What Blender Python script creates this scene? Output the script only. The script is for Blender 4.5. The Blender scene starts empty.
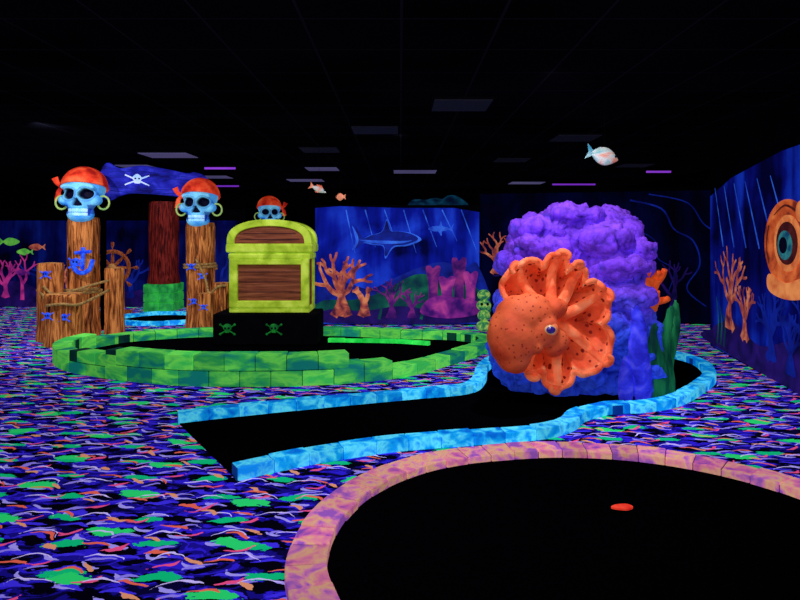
import bpy, bmesh, math, random
from mathutils import Vector, Matrix, Euler, noise as mn
random.seed(7)
S=bpy.context.scene
try: S.view_settings.view_transform='Standard'
except Exception: pass
def rgb(r,g,b):
    f=lambda c:((c/255+0.055)/1.055)**2.4 if c/255>0.04045 else c/255/12.92
    return (f(r),f(g),f(b),1)
# ---------------------------------------------------------------- materials
class NT:
    def __init__(s,name):
        s.m=bpy.data.materials.new(name); s.m.use_nodes=True; s.t=s.m.node_tree
        s.b=[n for n in s.t.nodes if n.type=='BSDF_PRINCIPLED'][0]
        s.tc=s.t.nodes.new('ShaderNodeTexCoord').outputs['Object']
    def put(s,inp,v):
        if isinstance(v,bpy.types.NodeSocket): s.t.links.new(v,inp)
        else: inp.default_value=v
    def map(s,rot=(0,0,0),sc=(1,1,1),loc=(0,0,0),vec=None):
        n=s.t.nodes.new('ShaderNodeMapping'); s.put(n.inputs['Vector'],vec or s.tc)
        n.inputs['Rotation'].default_value=rot; n.inputs['Scale'].default_value=sc; n.inputs['Location'].default_value=loc
        return n.outputs[0]
    def noise(s,vec,scale=5,detail=3,dist=0,rough=.5):
        n=s.t.nodes.new('ShaderNodeTexNoise'); s.put(n.inputs['Vector'],vec)
        n.inputs['Scale'].default_value=scale;n.inputs['Detail'].default_value=detail;n.inputs['Distortion'].default_value=dist;n.inputs['Roughness'].default_value=rough
        return n.outputs[0]
    def voro(s,vec,scale=5,feature='F1'):
        n=s.t.nodes.new('ShaderNodeTexVoronoi'); n.feature=feature; s.put(n.inputs['Vector'],vec); n.inputs['Scale'].default_value=scale
        return n.outputs[0]
    def math(s,op,a,b=0,c=0):
        n=s.t.nodes.new('ShaderNodeMath'); n.operation=op; s.put(n.inputs[0],a); s.put(n.inputs[1],b); s.put(n.inputs[2],c)
        return n.outputs[0]
    def ramp(s,fac,stops,const=False):
        n=s.t.nodes.new('ShaderNodeValToRGB'); s.put(n.inputs[0],fac); r=n.color_ramp
        if const: r.interpolation='CONSTANT'
        r.elements[0].position=stops[0][0]; r.elements[0].color=stops[0][1]
        r.elements[1].position=stops[-1][0]; r.elements[1].color=stops[-1][1]
        for p,c in stops[1:-1]:
            e=r.elements.new(p); e.color=c
        return n.outputs[0]
    def mix(s,fac,a,b,mode='MIX'):
        n=s.t.nodes.new('ShaderNodeMix'); n.data_type='RGBA'; n.blend_type=mode
        s.put(n.inputs[0],fac); s.put(n.inputs[6],a); s.put(n.inputs[7],b); return n.outputs[2]
    def sep(s,vec):
        n=s.t.nodes.new('ShaderNodeSeparateXYZ'); s.put(n.inputs[0],vec); return n.outputs
    def attr(s,name='Col'):
        n=s.t.nodes.new('ShaderNodeAttribute'); n.attribute_name=name; return n.outputs['Color']
    def bump(s,h,st=.3,dist=.02):
        n=s.t.nodes.new('ShaderNodeBump'); n.inputs['Strength'].default_value=st; n.inputs['Distance'].default_value=dist
        s.put(n.inputs['Height'],h); s.put(s.b.inputs['Normal'],n.outputs[0])
    def out(s,col,em=.4,rough=.8,spec=.15):
        s.put(s.b.inputs['Base Color'],col); s.put(s.b.inputs['Emission Color'],col)
        s.put(s.b.inputs['Emission Strength'],em); s.put(s.b.inputs['Roughness'],rough)
        s.b.inputs['Specular IOR Level'].default_value=spec
        return s.m
def paint(name,cols,scale=5,em=.3,bump=.3,stretch=(1,1,1),rough=.7,dist=.4,lo=.32,hi=.68,detail=4,spec=.15,bd=.02,vary=False):
    t=NT(name); v=t.map(sc=stretch); n=t.noise(v,scale,detail,dist)
    if vary: n=t.math('ADD',n,t.math('MULTIPLY',t.math('SUBTRACT',t.sep(t.attr())[0],.5),.22))
    k=len(cols); stops=[(lo+(hi-lo)*i/max(1,k-1),cols[i]) for i in range(k)] if k>1 else [(0,cols[0]),(1,cols[0])]
    c=t.ramp(n,stops)
    if vary: c=t.mix(1.0,c,t.ramp(t.sep(t.attr())[1],[(0,(.7,.7,.7,1)),(1,(1,1,1,1))]),'MULTIPLY')
    if bump: t.bump(t.noise(v,scale*4,5),bump,bd)
    return t.out(c,em,rough,spec)
def vpaint(name,em=.3,bump=.4,scale=12,rough=.7,var=.5,spots=None,bd=.02,spec=.15):
    t=NT(name); v=t.map(); n=t.noise(v,scale,5,.3)
    c=t.mix(1.0,t.attr(),t.ramp(n,[(.3,(1-var,1-var,1-var,1)),(.7,(1,1,1,1))]),'MULTIPLY')
    if spots:
        sp=t.voro(v,spots[0]); f=t.ramp(sp,[(0,(1,1,1,1)),(spots[1],(1,1,1,1)),(spots[1]+.08,(0,0,0,1))]); c=t.mix(f,c,spots[2])
    t.bump(t.noise(v,scale*2,6,.5),bump,bd)
    return t.out(c,em,rough,spec)
# ---------------------------------------------------------------- helpers
def link(o,parent=None):
    S.collection.objects.link(o)
    if parent:
        o.parent=parent; o.matrix_parent_inverse=Matrix.Translation(parent.location).inverted()
    return o
def empty(name,loc=(0,0,0)):
    e=bpy.data.objects.new(name,None); e.location=loc; e.empty_display_size=.1; S.collection.objects.link(e); return e
def mesh(name,vs,fs,mat=None,parent=None,smooth=False,cols=None):
    me=bpy.data.meshes.new(name); me.from_pydata([tuple(v) for v in vs],[],fs)
    if mat: me.materials.append(mat)
    if cols:
        a=me.color_attributes.new('Col','FLOAT_COLOR','POINT')
        for i,c in enumerate(cols): a.data[i].color=(c[0],c[1],c[2],1)
    if smooth:
        for p in me.polygons: p.use_smooth=True
    me.update()
    bm=bmesh.new(); bm.from_mesh(me); bmesh.ops.recalc_face_normals(bm,faces=bm.faces); bm.to_mesh(me); bm.free()
    return link(bpy.data.objects.new(name,me),parent)
def bev(o,w=.01,seg=2):
    m=o.modifiers.new('bevel','BEVEL'); m.width=w; m.segments=seg; m.limit_method='ANGLE'; return o
def box(name,c,s,mat,parent=None,bevel=.01,rotz=0):
    x,y,z=[k/2 for k in s]; R=Matrix.Rotation(rotz,3,'Z')
    vs=[Vector(c)+R@Vector((a*x,b*y,d*z)) for a in(-1,1) for b in(-1,1) for d in(-1,1)]
    fs=[(0,1,3,2),(4,6,7,5),(0,4,5,1),(2,3,7,6),(0,2,6,4),(1,5,7,3)]
    o=mesh(name,vs,fs,mat,parent)
    if bevel: bev(o,bevel)
    return o
def cat(pts,closed=False,n=8):
    P=[Vector(p) for p in pts]; m=len(P); out=[]
    for i in range(m if closed else m-1):
        if closed: a,b,c,d=P[i-1],P[i],P[(i+1)%m],P[(i+2)%m]
        else: a,b,c,d=P[max(i-1,0)],P[i],P[i+1],P[min(i+2,m-1)]
        for k in range(n):
            t=k/n
            out.append(.5*((2*b)+(c-a)*t+(2*a-5*b+4*c-d)*t*t+(3*b-a-3*c+d)*t**3))
    if not closed: out.append(P[-1])
    return out
def tubedata(pts,rad,seg=12,closed=False,flat=1):
    n=len(pts); vs=[];fs=[]
    T=[]
    for i in range(n):
        a=pts[(i-1)%n] if closed else pts[max(i-1,0)]; b=pts[(i+1)%n] if closed else pts[min(i+1,n-1)]
        d=b-a; T.append(d.normalized() if d.length>1e-9 else Vector((0,0,1)))
    up=Vector((0,0,1)) if abs(T[0].z)<.9 else Vector((1,0,0))
    N=(up-T[0]*up.dot(T[0])).normalized()
    for i in range(n):
        N=(N-T[i]*N.dot(T[i])); N=N.normalized() if N.length>1e-6 else T[i].orthogonal().normalized(); B=T[i].cross(N)
        r=rad(i/(n-1)) if callable(rad) else rad
        for k in range(seg):
            a=2*math.pi*k/seg; vs.append(pts[i]+N*math.cos(a)*r+B*math.sin(a)*r*flat)
    for i in range(n if closed else n-1):
        j=(i+1)%n
        for k in range(seg):
            l=(k+1)%seg; fs.append((i*seg+k,i*seg+l,j*seg+l,j*seg+k))
    if not closed:
        fs.append(tuple(range(seg-1,-1,-1))); fs.append(tuple((n-1)*seg+k for k in range(seg)))
    return vs,fs
def tube(name,pts,rad,mat,parent=None,seg=12,closed=False,n=8,flat=1):
    p=cat(pts,closed,n); vs,fs=tubedata(p,rad,seg,closed,flat); return mesh(name,vs,fs,mat,parent,True)
def tubes(name,lst,mat,parent=None,seg=10):
    V=[];F=[]
    for pts,rad in lst:
        vs,fs=tubedata(cat(pts,False,5),rad,seg); o=len(V); V+=vs; F+=[tuple(i+o for i in f) for f in fs]
    return mesh(name,V,F,mat,parent,True)
def ell(name,c,r,mat,parent=None,sub=3,rot=(0,0,0)):
    bm=bmesh.new(); bmesh.ops.create_icosphere(bm,subdivisions=sub,radius=1)
    R=Euler(rot).to_matrix()
    for v in bm.verts:
        v.co=Vector(c)+R@Vector((v.co.x*r[0],v.co.y*r[1],v.co.z*r[2]))
    me=bpy.data.meshes.new(name); bm.to_mesh(me); bm.free(); me.materials.append(mat)
    for p in me.polygons: p.use_smooth=True
    return link(bpy.data.objects.new(name,me),parent)
def fuse(name,parts,voxel,smooth,fn,mat,parent=None,M4=None):
    bm=bmesh.new()
    for c,r in parts:
        mm=Matrix.Translation(c)@Matrix.Diagonal((r[0],r[1],r[2],1))
        bmesh.ops.create_icosphere(bm,subdivisions=4,radius=1,matrix=mm)
    me=bpy.data.meshes.new('tmp'); bm.to_mesh(me); bm.free()
    o=bpy.data.objects.new('tmp',me); S.collection.objects.link(o)
    m=o.modifiers.new('r','REMESH'); m.mode='VOXEL'; m.voxel_size=voxel
    if smooth:
        k=o.modifiers.new('s','SMOOTH'); k.factor=.5; k.iterations=smooth
    bpy.context.view_layer.update()
    dg=bpy.context.evaluated_depsgraph_get()
    m2=bpy.data.meshes.new_from_object(o.evaluated_get(dg)); bpy.data.objects.remove(o)
    nor=[v.normal.copy() for v in m2.vertices]; cols=[]
    for i,v in enumerate(m2.vertices):
        p,c=fn(v.co.copy(),nor[i]); v.co=(M4@p) if M4 else p; cols.append(c)
    for l in list(m2.color_attributes): m2.color_attributes.remove(l)
    a=m2.color_attributes.new('Col','FLOAT_COLOR','POINT')
    for i,c in enumerate(cols): a.data[i].color=(c[0],c[1],c[2],1)
    m2.materials.clear(); m2.materials.append(mat)
    for p in m2.polygons: p.use_smooth=True
    m2.name=name; m2.update()
    return link(bpy.data.objects.new(name,m2),parent)
def lerp(a,b,t):
    t=max(0,min(1,t)); return tuple(a[i]+(b[i]-a[i])*t for i in range(3))
def sst(a,b,x):
    t=max(0,min(1,(x-a)/(b-a))); return t*t*(3-2*t)
# ---------------------------------------------------------------- palette
m_black=paint('black_paint',[rgb(4,4,7),rgb(8,8,12)],6,0.0,.1,rough=.9,spec=.03)
m_felt=paint('black_felt',[rgb(3,3,5),rgb(7,6,9)],60,0.0,.1,rough=1,spec=.0)
m_cyan=paint('cyan_stone',[rgb(0,110,215),rgb(10,165,240),rgb(90,225,250),rgb(15,150,250)],9,.72,.3,vary=True)
m_cyang=paint('cyan_grout',[rgb(0,50,130),rgb(0,70,160)],6,.4,.1)
m_pink=paint('pink_stone',[rgb(135,75,185),rgb(215,105,180),rgb(245,145,165),rgb(245,190,140),rgb(235,135,190),rgb(165,95,200)],8,.46,.3,lo=.3,hi=.7,vary=True)
m_pinkg=paint('pink_grout',[rgb(80,30,95),rgb(100,40,110)],6,.25,.1)
m_green=paint('green_stone',[rgb(15,130,115),rgb(50,180,85),rgb(115,235,85),rgb(65,205,85)],3.2,.44,.4,stretch=(1,1,2.5),vary=True)
m_greeng=paint('green_grout',[rgb(3,45,45),rgb(8,70,50)],6,.3,.1)
def woodmat(name,a,b,c,em=.2,sc=1):
    t=NT(name); v=t.map(sc=(9*sc,9*sc,1.1*sc)); n=t.noise(v,2.2,6,1.2)
    col=t.ramp(n,[(.33,a),(.48,b),(.62,c)]); t.bump(n,.7,.03); return t.out(col,em,.75)
m_wood=woodmat('carved_wood',rgb(50,20,10),rgb(155,84,36),rgb(225,142,70),.2)
m_woodtop=paint('wood_top',[rgb(150,90,40),rgb(225,165,90)],9,.2,.4)
m_redwood=woodmat('red_wood',rgb(30,6,6),rgb(95,20,16),rgb(140,42,30),.2)
t=NT('plank_panel'); v=t.map(sc=(1.2,4,16)); n=t.noise(v,2,5,.8); t.bump(n,.4,.02)
m_brownpanel=t.out(t.ramp(n,[(.3,rgb(85,42,25)),(.5,rgb(125,64,40)),(.7,rgb(150,86,55))]),.2,.7)
m_lime=paint('lime_paint',[rgb(135,165,30),rgb(175,205,50),rgb(205,230,80)],5,.3,.2)
m_orange=paint('orange_paint',[rgb(200,60,20),rgb(250,110,40)],8,.3,.3)
m_red=paint('red_cloth',[rgb(170,28,20),rgb(240,68,35),rgb(250,110,60)],6,.36,.3)
m_rope=paint('rope',[rgb(120,90,50),rgb(200,160,90)],30,.15,.5)
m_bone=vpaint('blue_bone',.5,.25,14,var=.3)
m_teeth=paint('teeth',[rgb(120,205,250),rgb(190,235,255)],12,.5,.1)
m_hoop=paint('hoop_earring',[rgb(110,165,90),rgb(190,210,110)],12,.35,.1)
m_dark=paint('socket_dark',[rgb(8,4,25),rgb(15,8,45)],8,0,.1)
m_emblem=paint('blue_emblem',[rgb(15,40,200),rgb(50,110,250)],20,.5,.2)
m_signblue=paint('carved_sign',[rgb(12,10,95),rgb(30,36,175),rgb(58,66,220)],4,.36,.6,stretch=(1,1,2))
# ---------------------------------------------------------------- carpet (repeating woven motif)
t=NT('blacklight_carpet')
wn=t.t.nodes.new('ShaderNodeTexNoise'); wn.inputs['Scale'].default_value=5.5; wn.inputs['Detail'].default_value=2; t.put(wn.inputs['Vector'],t.tc)
vm=t.t.nodes.new('ShaderNodeVectorMath'); vm.operation='MULTIPLY_ADD'; t.put(vm.inputs[0],wn.outputs['Color']); vm.inputs[1].default_value=(.13,.13,0); t.put(vm.inputs[2],t.tc)
wv=t.map(sc=(1.75,1.75,1),vec=vm.outputs[0])
edge=t.math('MULTIPLY',t.math('SUBTRACT',t.noise(t.map(sc=(1,2.2,1)),30,2),.5),2.2)
def lens(rot,cx,cy,ox,oy,a,b,k):
    s_=t.sep(t.map(rot=(0,0,rot),sc=(1/cx,1/cy,1),loc=(ox,oy,0),vec=wv))
    row=t.math('FLOOR',s_[1]); x=t.math('ADD',s_[0],t.math('MULTIPLY',row,.37))
    fx=t.math('SUBTRACT',t.math('FRACT',x),.5); fy=t.math('SUBTRACT',t.math('FRACT',s_[1]),.5)
    fy=t.math('ADD',fy,t.math('MULTIPLY',t.math('MULTIPLY',fx,fx),k))
    ax=t.math('DIVIDE',fx,a); ay=t.math('DIVIDE',fy,b)
    q=t.math('ADD',t.math('MULTIPLY',ax,ax),t.math('MULTIPLY',ay,ay))
    return t.math('LESS_THAN',t.math('ADD',q,edge),1)
base=t.ramp(t.noise(t.map(sc=(1,2,1)),5,3,1),[(0,rgb(8,5,50)),(.42,rgb(22,14,125)),(.52,rgb(44,30,205)),(.60,rgb(26,16,140))],True)
col=base
def ov(m,c):
    global col
    col=t.mix(m,col,c)
ov(lens(.25,.44,.30,.1,.2,.38,.22,.5),rgb(3,2,14))
ov(lens(-.3,.38,.26,.6,.7,.30,.15,-.9),rgb(3,2,16))
ov(lens(.1,.42,.24,.35,.1,.34,.10,1.2),rgb(60,46,225))
ov(lens(.5,.43,.29,.9,.45,.26,.065,-1.5),rgb(160,150,240))
ov(lens(-.45,.50,.33,.2,.85,.24,.06,1.5),rgb(140,125,235))
ov(lens(.05,.78,.46,.5,.3,.22,.12,.8),rgb(12,190,120))
ov(lens(.3,1.2,.72,.1,.9,.17,.10,-1.0),rgb(40,215,110))
ov(lens(.35,.60,.40,.75,.6,.22,.045,2.0),rgb(230,100,80))
ov(lens(-.6,.62,.42,.15,.35,.2,.04,-2.0),rgb(235,80,135))
ov(lens(.0,.56,.37,.45,.8,.3,.03,2.5),rgb(205,190,255))
ov(lens(.8,.7,.5,.3,.15,.14,.04,1.0),rgb(225,150,110))
m_carpet=t.out(col,.5,.95,0.02)
# ---------------------------------------------------------------- room shell
def quadwall(name,a,b,z0,z1,mat,th=.08):
    d=Vector((b[0]-a[0],b[1]-a[1],0)); L=d.length; c=((a[0]+b[0])/2,(a[1]+b[1])/2,(z0+z1)/2)
    return box(name,c,(L,th,z1-z0),mat,None,0,math.atan2(d.y,d.x))
H=2.8
mesh('floor',[(-9.6,-2.1,0),(6.1,-2.1,0),(6.1,17.1,0),(-9.6,17.1,0)],[(0,1,2,3)],m_carpet)
t=NT('ceiling_tiles'); sx=t.sep(t.map(sc=(1/.6,1/.6,1)))
gx=t.math('LESS_THAN',t.math('FRACT',sx[0]),.03); gy=t.math('LESS_THAN',t.math('FRACT',sx[1]),.03)
g=t.math('MAXIMUM',gx,gy)
m_ceil=t.out(t.mix(g,t.ramp(t.noise(t.map(),.8,2),[(.35,rgb(3,3,5)),(.7,rgb(7,7,12))]),rgb(15,15,23)),.16,.95,0)
mesh('ceiling',[(-9.6,-2.1,H),(6.1,-2.1,H),(6.1,17.1,H),(-9.6,17.1,H)],[(3,2,1,0)],m_ceil)
quadwall('wall_back',(-9.6,17.1),(6.1,17.1),0,H,m_black)
quadwall('wall_left',(-9.6,-2.1),(-9.6,17.1),0,H,m_black)
quadwall('wall_front',(-9.6,-2.1),(6.1,-2.1),0,H,m_black)
quadwall('wall_right_far',(6.1,-2.1),(6.1,17.1),0,H,m_black)
def muralmat(name,dark,mid,lite,em,rot=.35,sc=1):
    t=NT(name); v=t.map(rot=(0,rot,0),sc=(2.2*sc,2.2*sc,.35*sc)); r=t.noise(v,1.6,3,.2)
    w=t.noise(t.map(),1.0*sc,4,.8)
    f=t.math('ADD',t.math('MULTIPLY',r,.45),t.math('MULTIPLY',w,.55))
    c=t.ramp(f,[(.38,dark),(.5,mid),(.64,lite)])
    return t.out(c,em,.85,.02)
m_mur1=muralmat('ocean_mural_paint',rgb(3,5,50),rgb(10,22,135),rgb(28,64,200),.62)
m_mur2=muralmat('ocean_mural_dim',rgb(2,2,24),rgb(5,9,72),rgb(12,32,125),.4)
m_mur3=muralmat('ocean_mural_faint',rgb(2,2,10),rgb(2,3,26),rgb(4,7,50),.38)
class Frame:
    def __init__(s,o,d,n):
        s.o=Vector((o[0],o[1],0)); s.d=Vector((d[0],d[1],0)).normalized(); s.n=Vector((n[0],n[1],0)).normalized()
    def __call__(s,a,z,off=0): return s.o+s.d*a+s.n*off+Vector((0,0,z))
def flat(name,pts,fr,off,mat,parent=None,smooth=True,n=6,th=.006):
    P=cat([(p[0],p[1],0) for p in pts],True,n) if smooth else [Vector((p[0],p[1],0)) for p in pts]
    k=len(P); vs=[fr(p.x,p.y,off+th) for p in P]+[fr(p.x,p.y,off) for p in P]
    fs=[tuple(range(k)),tuple(range(2*k-1,k-1,-1))]+[(i,(i+1)%k,k+(i+1)%k,k+i) for i in range(k)]
    return mesh(name,vs,fs,mat,parent)
def strokes(name,lst,fr,off,mat,parent=None):
    V=[];F=[]
    for pts,w0,w1 in lst:
        P=cat([(p[0],p[1],0) for p in pts],False,6); m=len(P); off+=.00008
        for i,p in enumerate(P):
            a=P[max(i-1,0)];b=P[min(i+1,m-1)];d=(b-a).normalized();nn=Vector((-d.y,d.x,0)); w=w0+(w1-w0)*i/(m-1)
            if i==m-1: w*=.6
            q=p+nn*w/2; r=p-nn*w/2
            V+= [fr(q.x,q.y,off),fr(r.x,r.y,off)]
        o=len(V)-2*m
        for i in range(m-1): F.append((o+2*i,o+2*i+1,o+2*i+3,o+2*i+2))
    return mesh(name,V,F,mat,parent)
def branch(x,z,ang,L,w,depth,out,rnd):
    x2=x+math.cos(ang)*L; z2=z+math.sin(ang)*L; b=rnd.uniform(-.15,.15)*L
    xm=(x+x2)/2-math.sin(ang)*b; zm=(z+z2)/2+math.cos(ang)*b
    out.append(([(x,z),(xm,zm),(x2,z2)],w,w*.72))
    if depth:
        for s in (-1,1):
            if rnd.random()<.92: branch(x2,z2,ang+s*rnd.uniform(.25,.6),L*rnd.uniform(.65,.85),w*.7,depth-1,out,rnd)
def coral(x,z,h,w,depth=3,n=3,seed=1):
    r=random.Random(seed); out=[]
    for i in range(n): branch(x+(i-(n-1)/2)*w*.9,z,math.pi/2+(i-(n-1)/2)*.35,h*.38,w,depth,out,r)
    return out
c_or=paint('mural_orange',[rgb(80,28,55),rgb(175,80,65),rgb(225,138,90)],7,.48,0)
c_mag=paint('mural_magenta',[rgb(55,14,100),rgb(125,34,130),rgb(190,66,145)],5,.48,0)
c_mag2=paint('mural_magenta_dark',[rgb(35,10,85),rgb(95,26,112),rgb(150,48,122)],5,.45,0)
c_grn=paint('mural_green_hill',[rgb(4,20,55),rgb(8,68,64),rgb(20,108,76)],3,.48,0)
c_blu=paint('mural_light_blue',[rgb(20,50,170),rgb(55,115,235)],5,.55,0)
c_dbl=paint('mural_dark_blue',[rgb(6,12,85),rgb(16,40,155)],4,.48,0)
c_lim=paint('mural_lime',[rgb(40,150,60),rgb(130,220,80)],6,.5,0)
c_prp=paint('mural_purple',[rgb(12,8,60),rgb(44,20,110)],4,.42,0)
c_wht=paint('mural_white',[rgb(150,200,255),rgb(220,235,255)],6,.5,0)
def sharkpts(cx,cz,L,flip=1):
    p=[(-.5,.0),(-.38,.07),(-.2,.1),(-.06,.11),(.0,.24),(.07,.1),(.25,.05),(.38,.02),(.5,.16),(.45,-.01),(.5,-.12),(.36,-.04),(.2,-.06),(.05,-.08),(.02,-.22),(-.1,-.09),(-.3,-.07)]
    return [(cx+a*L*flip,cz+b*L*1.25) for a,b in p]
def fishpts(cx,cz,L,flip=1):
    p=[(-.5,0),(-.3,.14),(0,.2),(.2,.12),(.32,.05),(.5,.18),(.45,0),(.5,-.18),(.32,-.05),(.2,-.12),(0,-.2),(-.3,-.14)]
    return [(cx+a*L*flip,cz+b*L) for a,b in p]
# ---- centre partition with shark mural
quadwall('wall_partition_center',(-1.42,10.06),(1.33,10.06),0,2.0,m_black,.1)
mu=empty('ocean_mural',(0,10,1)); fr=Frame((0,10.0),(1,0),(0,-1))
flat('painted_water',[(-1.41,.02),(1.32,.02),(1.32,1.88),(.9,1.95),(0,1.95),(-1.0,1.98),(-1.41,1.95)],fr,.002,m_mur1,mu,False)
flat('sea_hill_far',[(-1.38,.1),(-1.3,.62),(-.9,.7),(-.5,.6),(-.1,.78),(.3,.95),(.7,1.05),(1.05,.95),(1.3,1.0),(1.3,.1)],fr,.010,c_dbl,mu)
flat('sea_hill',[(-1.38,.1),(-1.3,.4),(-.8,.42),(-.3,.55),(.1,.78),(.4,.85),(.8,.7),(1.3,.6),(1.3,.1)],fr,.018,c_grn,mu)
flat('sea_floor',[(-1.38,.05),(-1.2,.26),(-.6,.24),(0,.32),(.6,.25),(1.0,.35),(1.3,.3),(1.3,.05)],fr,.026,c_prp,mu)
flat('shark_outline',sharkpts(-.22,1.42,1.15,-1),fr,.012,c_blu,mu)
flat('shark_body',sharkpts(-.22,1.43,1.04,-1),fr,.020,c_dbl,mu)
flat('shark_belly',[(-.68,1.42),(-.4,1.36),(0,1.36),(.2,1.41),(0,1.40),(-.4,1.41)],fr,.027,c_blu,mu)
flat('small_shark',sharkpts(.68,1.6,.42),fr,.02,c_blu,mu)
for i,(x,z,h,w,mt) in enumerate([(.55,.35,.62,.13,c_mag2),(.98,.3,.80,.13,c_mag2),(.78,.3,.50,.15,c_mag),(1.17,.3,.58,.13,c_mag)]):
    flat('tube_sponge_%d'%i,[(x-w*.5,z),(x-w*.62,z+h*.55),(x-w*.95,z+h*.97),(x-w*.4,z+h*1.03),(x,z+h*.96),(x+w*.5,z+h*1.04),(x+w*.95,z+h*.97),(x+w*.6,z+h*.55),(x+w*.5,z)],fr,.034+.007*i,mt,mu)
flat('tube_sponge_mound',[(.35,.2),(.45,.42),(.7,.5),(1.0,.45),(1.28,.4),(1.3,.2),(.8,.12)],fr,.066,c_mag,mu)
strokes('orange_coral',coral(-.98,.15,1.0,.14,3,3,4)+coral(-.6,.15,.62,.12,2,2,8),fr,.045,c_or,mu)
strokes('purple_coral',coral(-.15,.12,.6,.07,3,3,41)+coral(.2,.12,.45,.06,3,3,42),fr,.040,c_mag2,mu)
strokes('light_streaks',[([(-.9+i*.32,1.92),(-.75+i*.34,1.2+.1*(i%3))],.02,.008) for i in range(7)],fr,.008,c_blu,mu)
strokes('kelp',[([(x,.1),(x+.04,.35),(x-.03,.55)],.05,.02) for x in (-.35,.35)],fr,.036,c_grn,mu)
# ---- left back partition mural
quadwall('wall_partition_left',(-9.55,12.56),(-3.25,12.56),0,2.05,m_black,.1)
mu=empty('ocean_mural',(-6,12.5,1)); fr=Frame((0,12.5),(1,0),(0,-1))
flat('painted_water',[(-9.5,.02),(-3.28,.02),(-3.28,1.8),(-9.5,1.8)],fr,.002,m_mur2,mu,False)
flat('sea_hill',[(-9.4,.05),(-9.3,.5),(-8.6,.4),(-8,.55),(-7.4,.35),(-6.8,.5),(-6,.3),(-5,.4),(-4.2,.3),(-3.4,.4),(-3.35,.05)],fr,.012,c_prp,mu)
flat('green_fish',fishpts(-8.12,1.36,.42,-1),fr,.02,c_lim,mu)
flat('green_fish_low',fishpts(-7.8,1.15,.35),fr,.02,c_lim,mu)
flat('orange_fish',fishpts(-7.55,1.25,.35),fr,.02,c_or,mu)
flat('pink_fish',fishpts(-7.85,.72,.3),fr,.03,c_mag,mu)
strokes('pink_coral',coral(-8.2,.2,.7,.1,3,2,3)+coral(-7.85,.15,.85,.09,3,1,9),fr,.03,paint('mural_pink',[rgb(130,25,110),rgb(215,60,150)],5,.5,0),mu)
strokes('blue_coral',coral(-7.4,.1,.9,.09,3,2,6)+coral(-3.7,.2,.9,.1,3,2,12)+coral(-5.6,.2,.8,.1,3,2,14),fr,.03,c_dbl,mu)
strokes('orange_coral',coral(-6.9,.1,.8,.09,3,2,16),fr,.03,c_or,mu)
# ---- far right partition with faint outlines
quadwall('wall_partition_right',(1.45,11.06),(6.0,9.9),0,2.3,m_black,.1)
mu=empty('ocean_mural',(3,10.5,1)); fr=Frame((1.45,11.0),(4.55,-1.16),(-1.16,-4.55))
flat('painted_water',[(.02,.02),(4.6,.02),(4.6,2.25),(.02,2.25)],fr,.002,m_mur3,mu,False)
strokes('outline_swirls',[([(2.6,2.1),(3.1,1.95),(3.3,1.6),(3.6,1.4),(3.7,1.0),(3.5,.6),(3.8,.3)],.03,.02),([(2.9,2.2),(3.5,2.05),(3.75,1.7),(4.0,1.45),(4.05,.9)],.02,.02),([(2.7,1.6),(3.0,1.4),(3.05,1.1),(3.3,.9),(3.2,.5)],.02,.01)],fr,.015,c_dbl,mu)
strokes('orange_coral',coral(.3,.8,.7,.08,3,3,21),fr,.02,c_or,mu)
strokes('blue_coral',coral(.9,.2,1.0,.1,3,3,22)+coral(3.3,.1,.9,.08,3,2,23),fr,.02,c_prp,mu)
# ---- right wall with mural
wa=Vector((2.42,-2.0)); wb=Vector((4.19,8.1))
quadwall('wall_right',(wa.x+.05,wa.y),(wb.x+.05,wb.y),0,H,m_black,.08)
mu=empty('ocean_mural',(3.8,6,1)); d=(wb-wa).normalized()
fr=Frame(wa,d,(-d.y,d.x)); L=(wb-wa).length
sy=lambda y:(y-wa.y)/d.y
flat('painted_water',[(sy(2),.02),(L-.02,.02),(L-.02,2.02),(L-.8,2.2),(sy(6),2.34),(sy(4),2.38),(sy(2),2.38)],fr,.002,muralmat('ocean_mural_right',rgb(3,3,42),rgb(7,14,105),rgb(18,50,175),.55),mu,False)
flat('sea_hill',[(sy(2.1),.05),(sy(3),.6),(sy(4.5),.4),(sy(5.6),.5),(sy(6.5),.3),(sy(7.3),.45),(sy(8.0),.25),(sy(8.0),.05)],fr,.012,c_prp,mu)
circ=lambda cx,cz,r,k=16,e=1:[(cx+math.cos(a*2*math.pi/k)*r,cz+math.sin(a*2*math.pi/k)*r*e) for a in range(k)]
cx=sy(5.86)
c_or2=paint('mural_helmet',[rgb(120,42,28),rgb(200,85,38),rgb(235,125,60)],5,.5,0)
c_or3=paint('mural_helmet_light',[rgb(195,90,45),rgb(240,150,80)],7,.55,0)
c_or4=paint('mural_helmet_dark',[rgb(50,14,22),rgb(95,35,28)],7,.4,0)
c_teal=paint('mural_teal',[rgb(15,70,100),rgb(60,150,140)],8,.45,0)
flat('helmet_shell',circ(cx,1.42,.5,18,.86),fr,.018,c_or2,mu)
flat('helmet_collar',[(cx-.36,1.1),(cx-.42,.98),(cx-.3,.9),(cx,.87),(cx+.3,.9),(cx+.42,.98),(cx+.36,1.1),(cx,1.03)],fr,.026,c_or3,mu)
flat('porthole_rim',circ(cx-.04,1.42,.29,18,.95),fr,.026,c_or3,mu)
flat('porthole_inner_ring',circ(cx-.04,1.42,.22,18,.95),fr,.034,c_or4,mu)  # dark ring painted inside the porthole rim
flat('porthole_glass',circ(cx-.02,1.40,.15,16,.95),fr,.042,c_teal,mu)
flat('porthole_centre',circ(cx,1.40,.08),fr,.050,m_dark,mu)
flat('helmet_top_valve',circ(cx-.33,1.72,.10),fr,.034,c_or3,mu)
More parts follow.
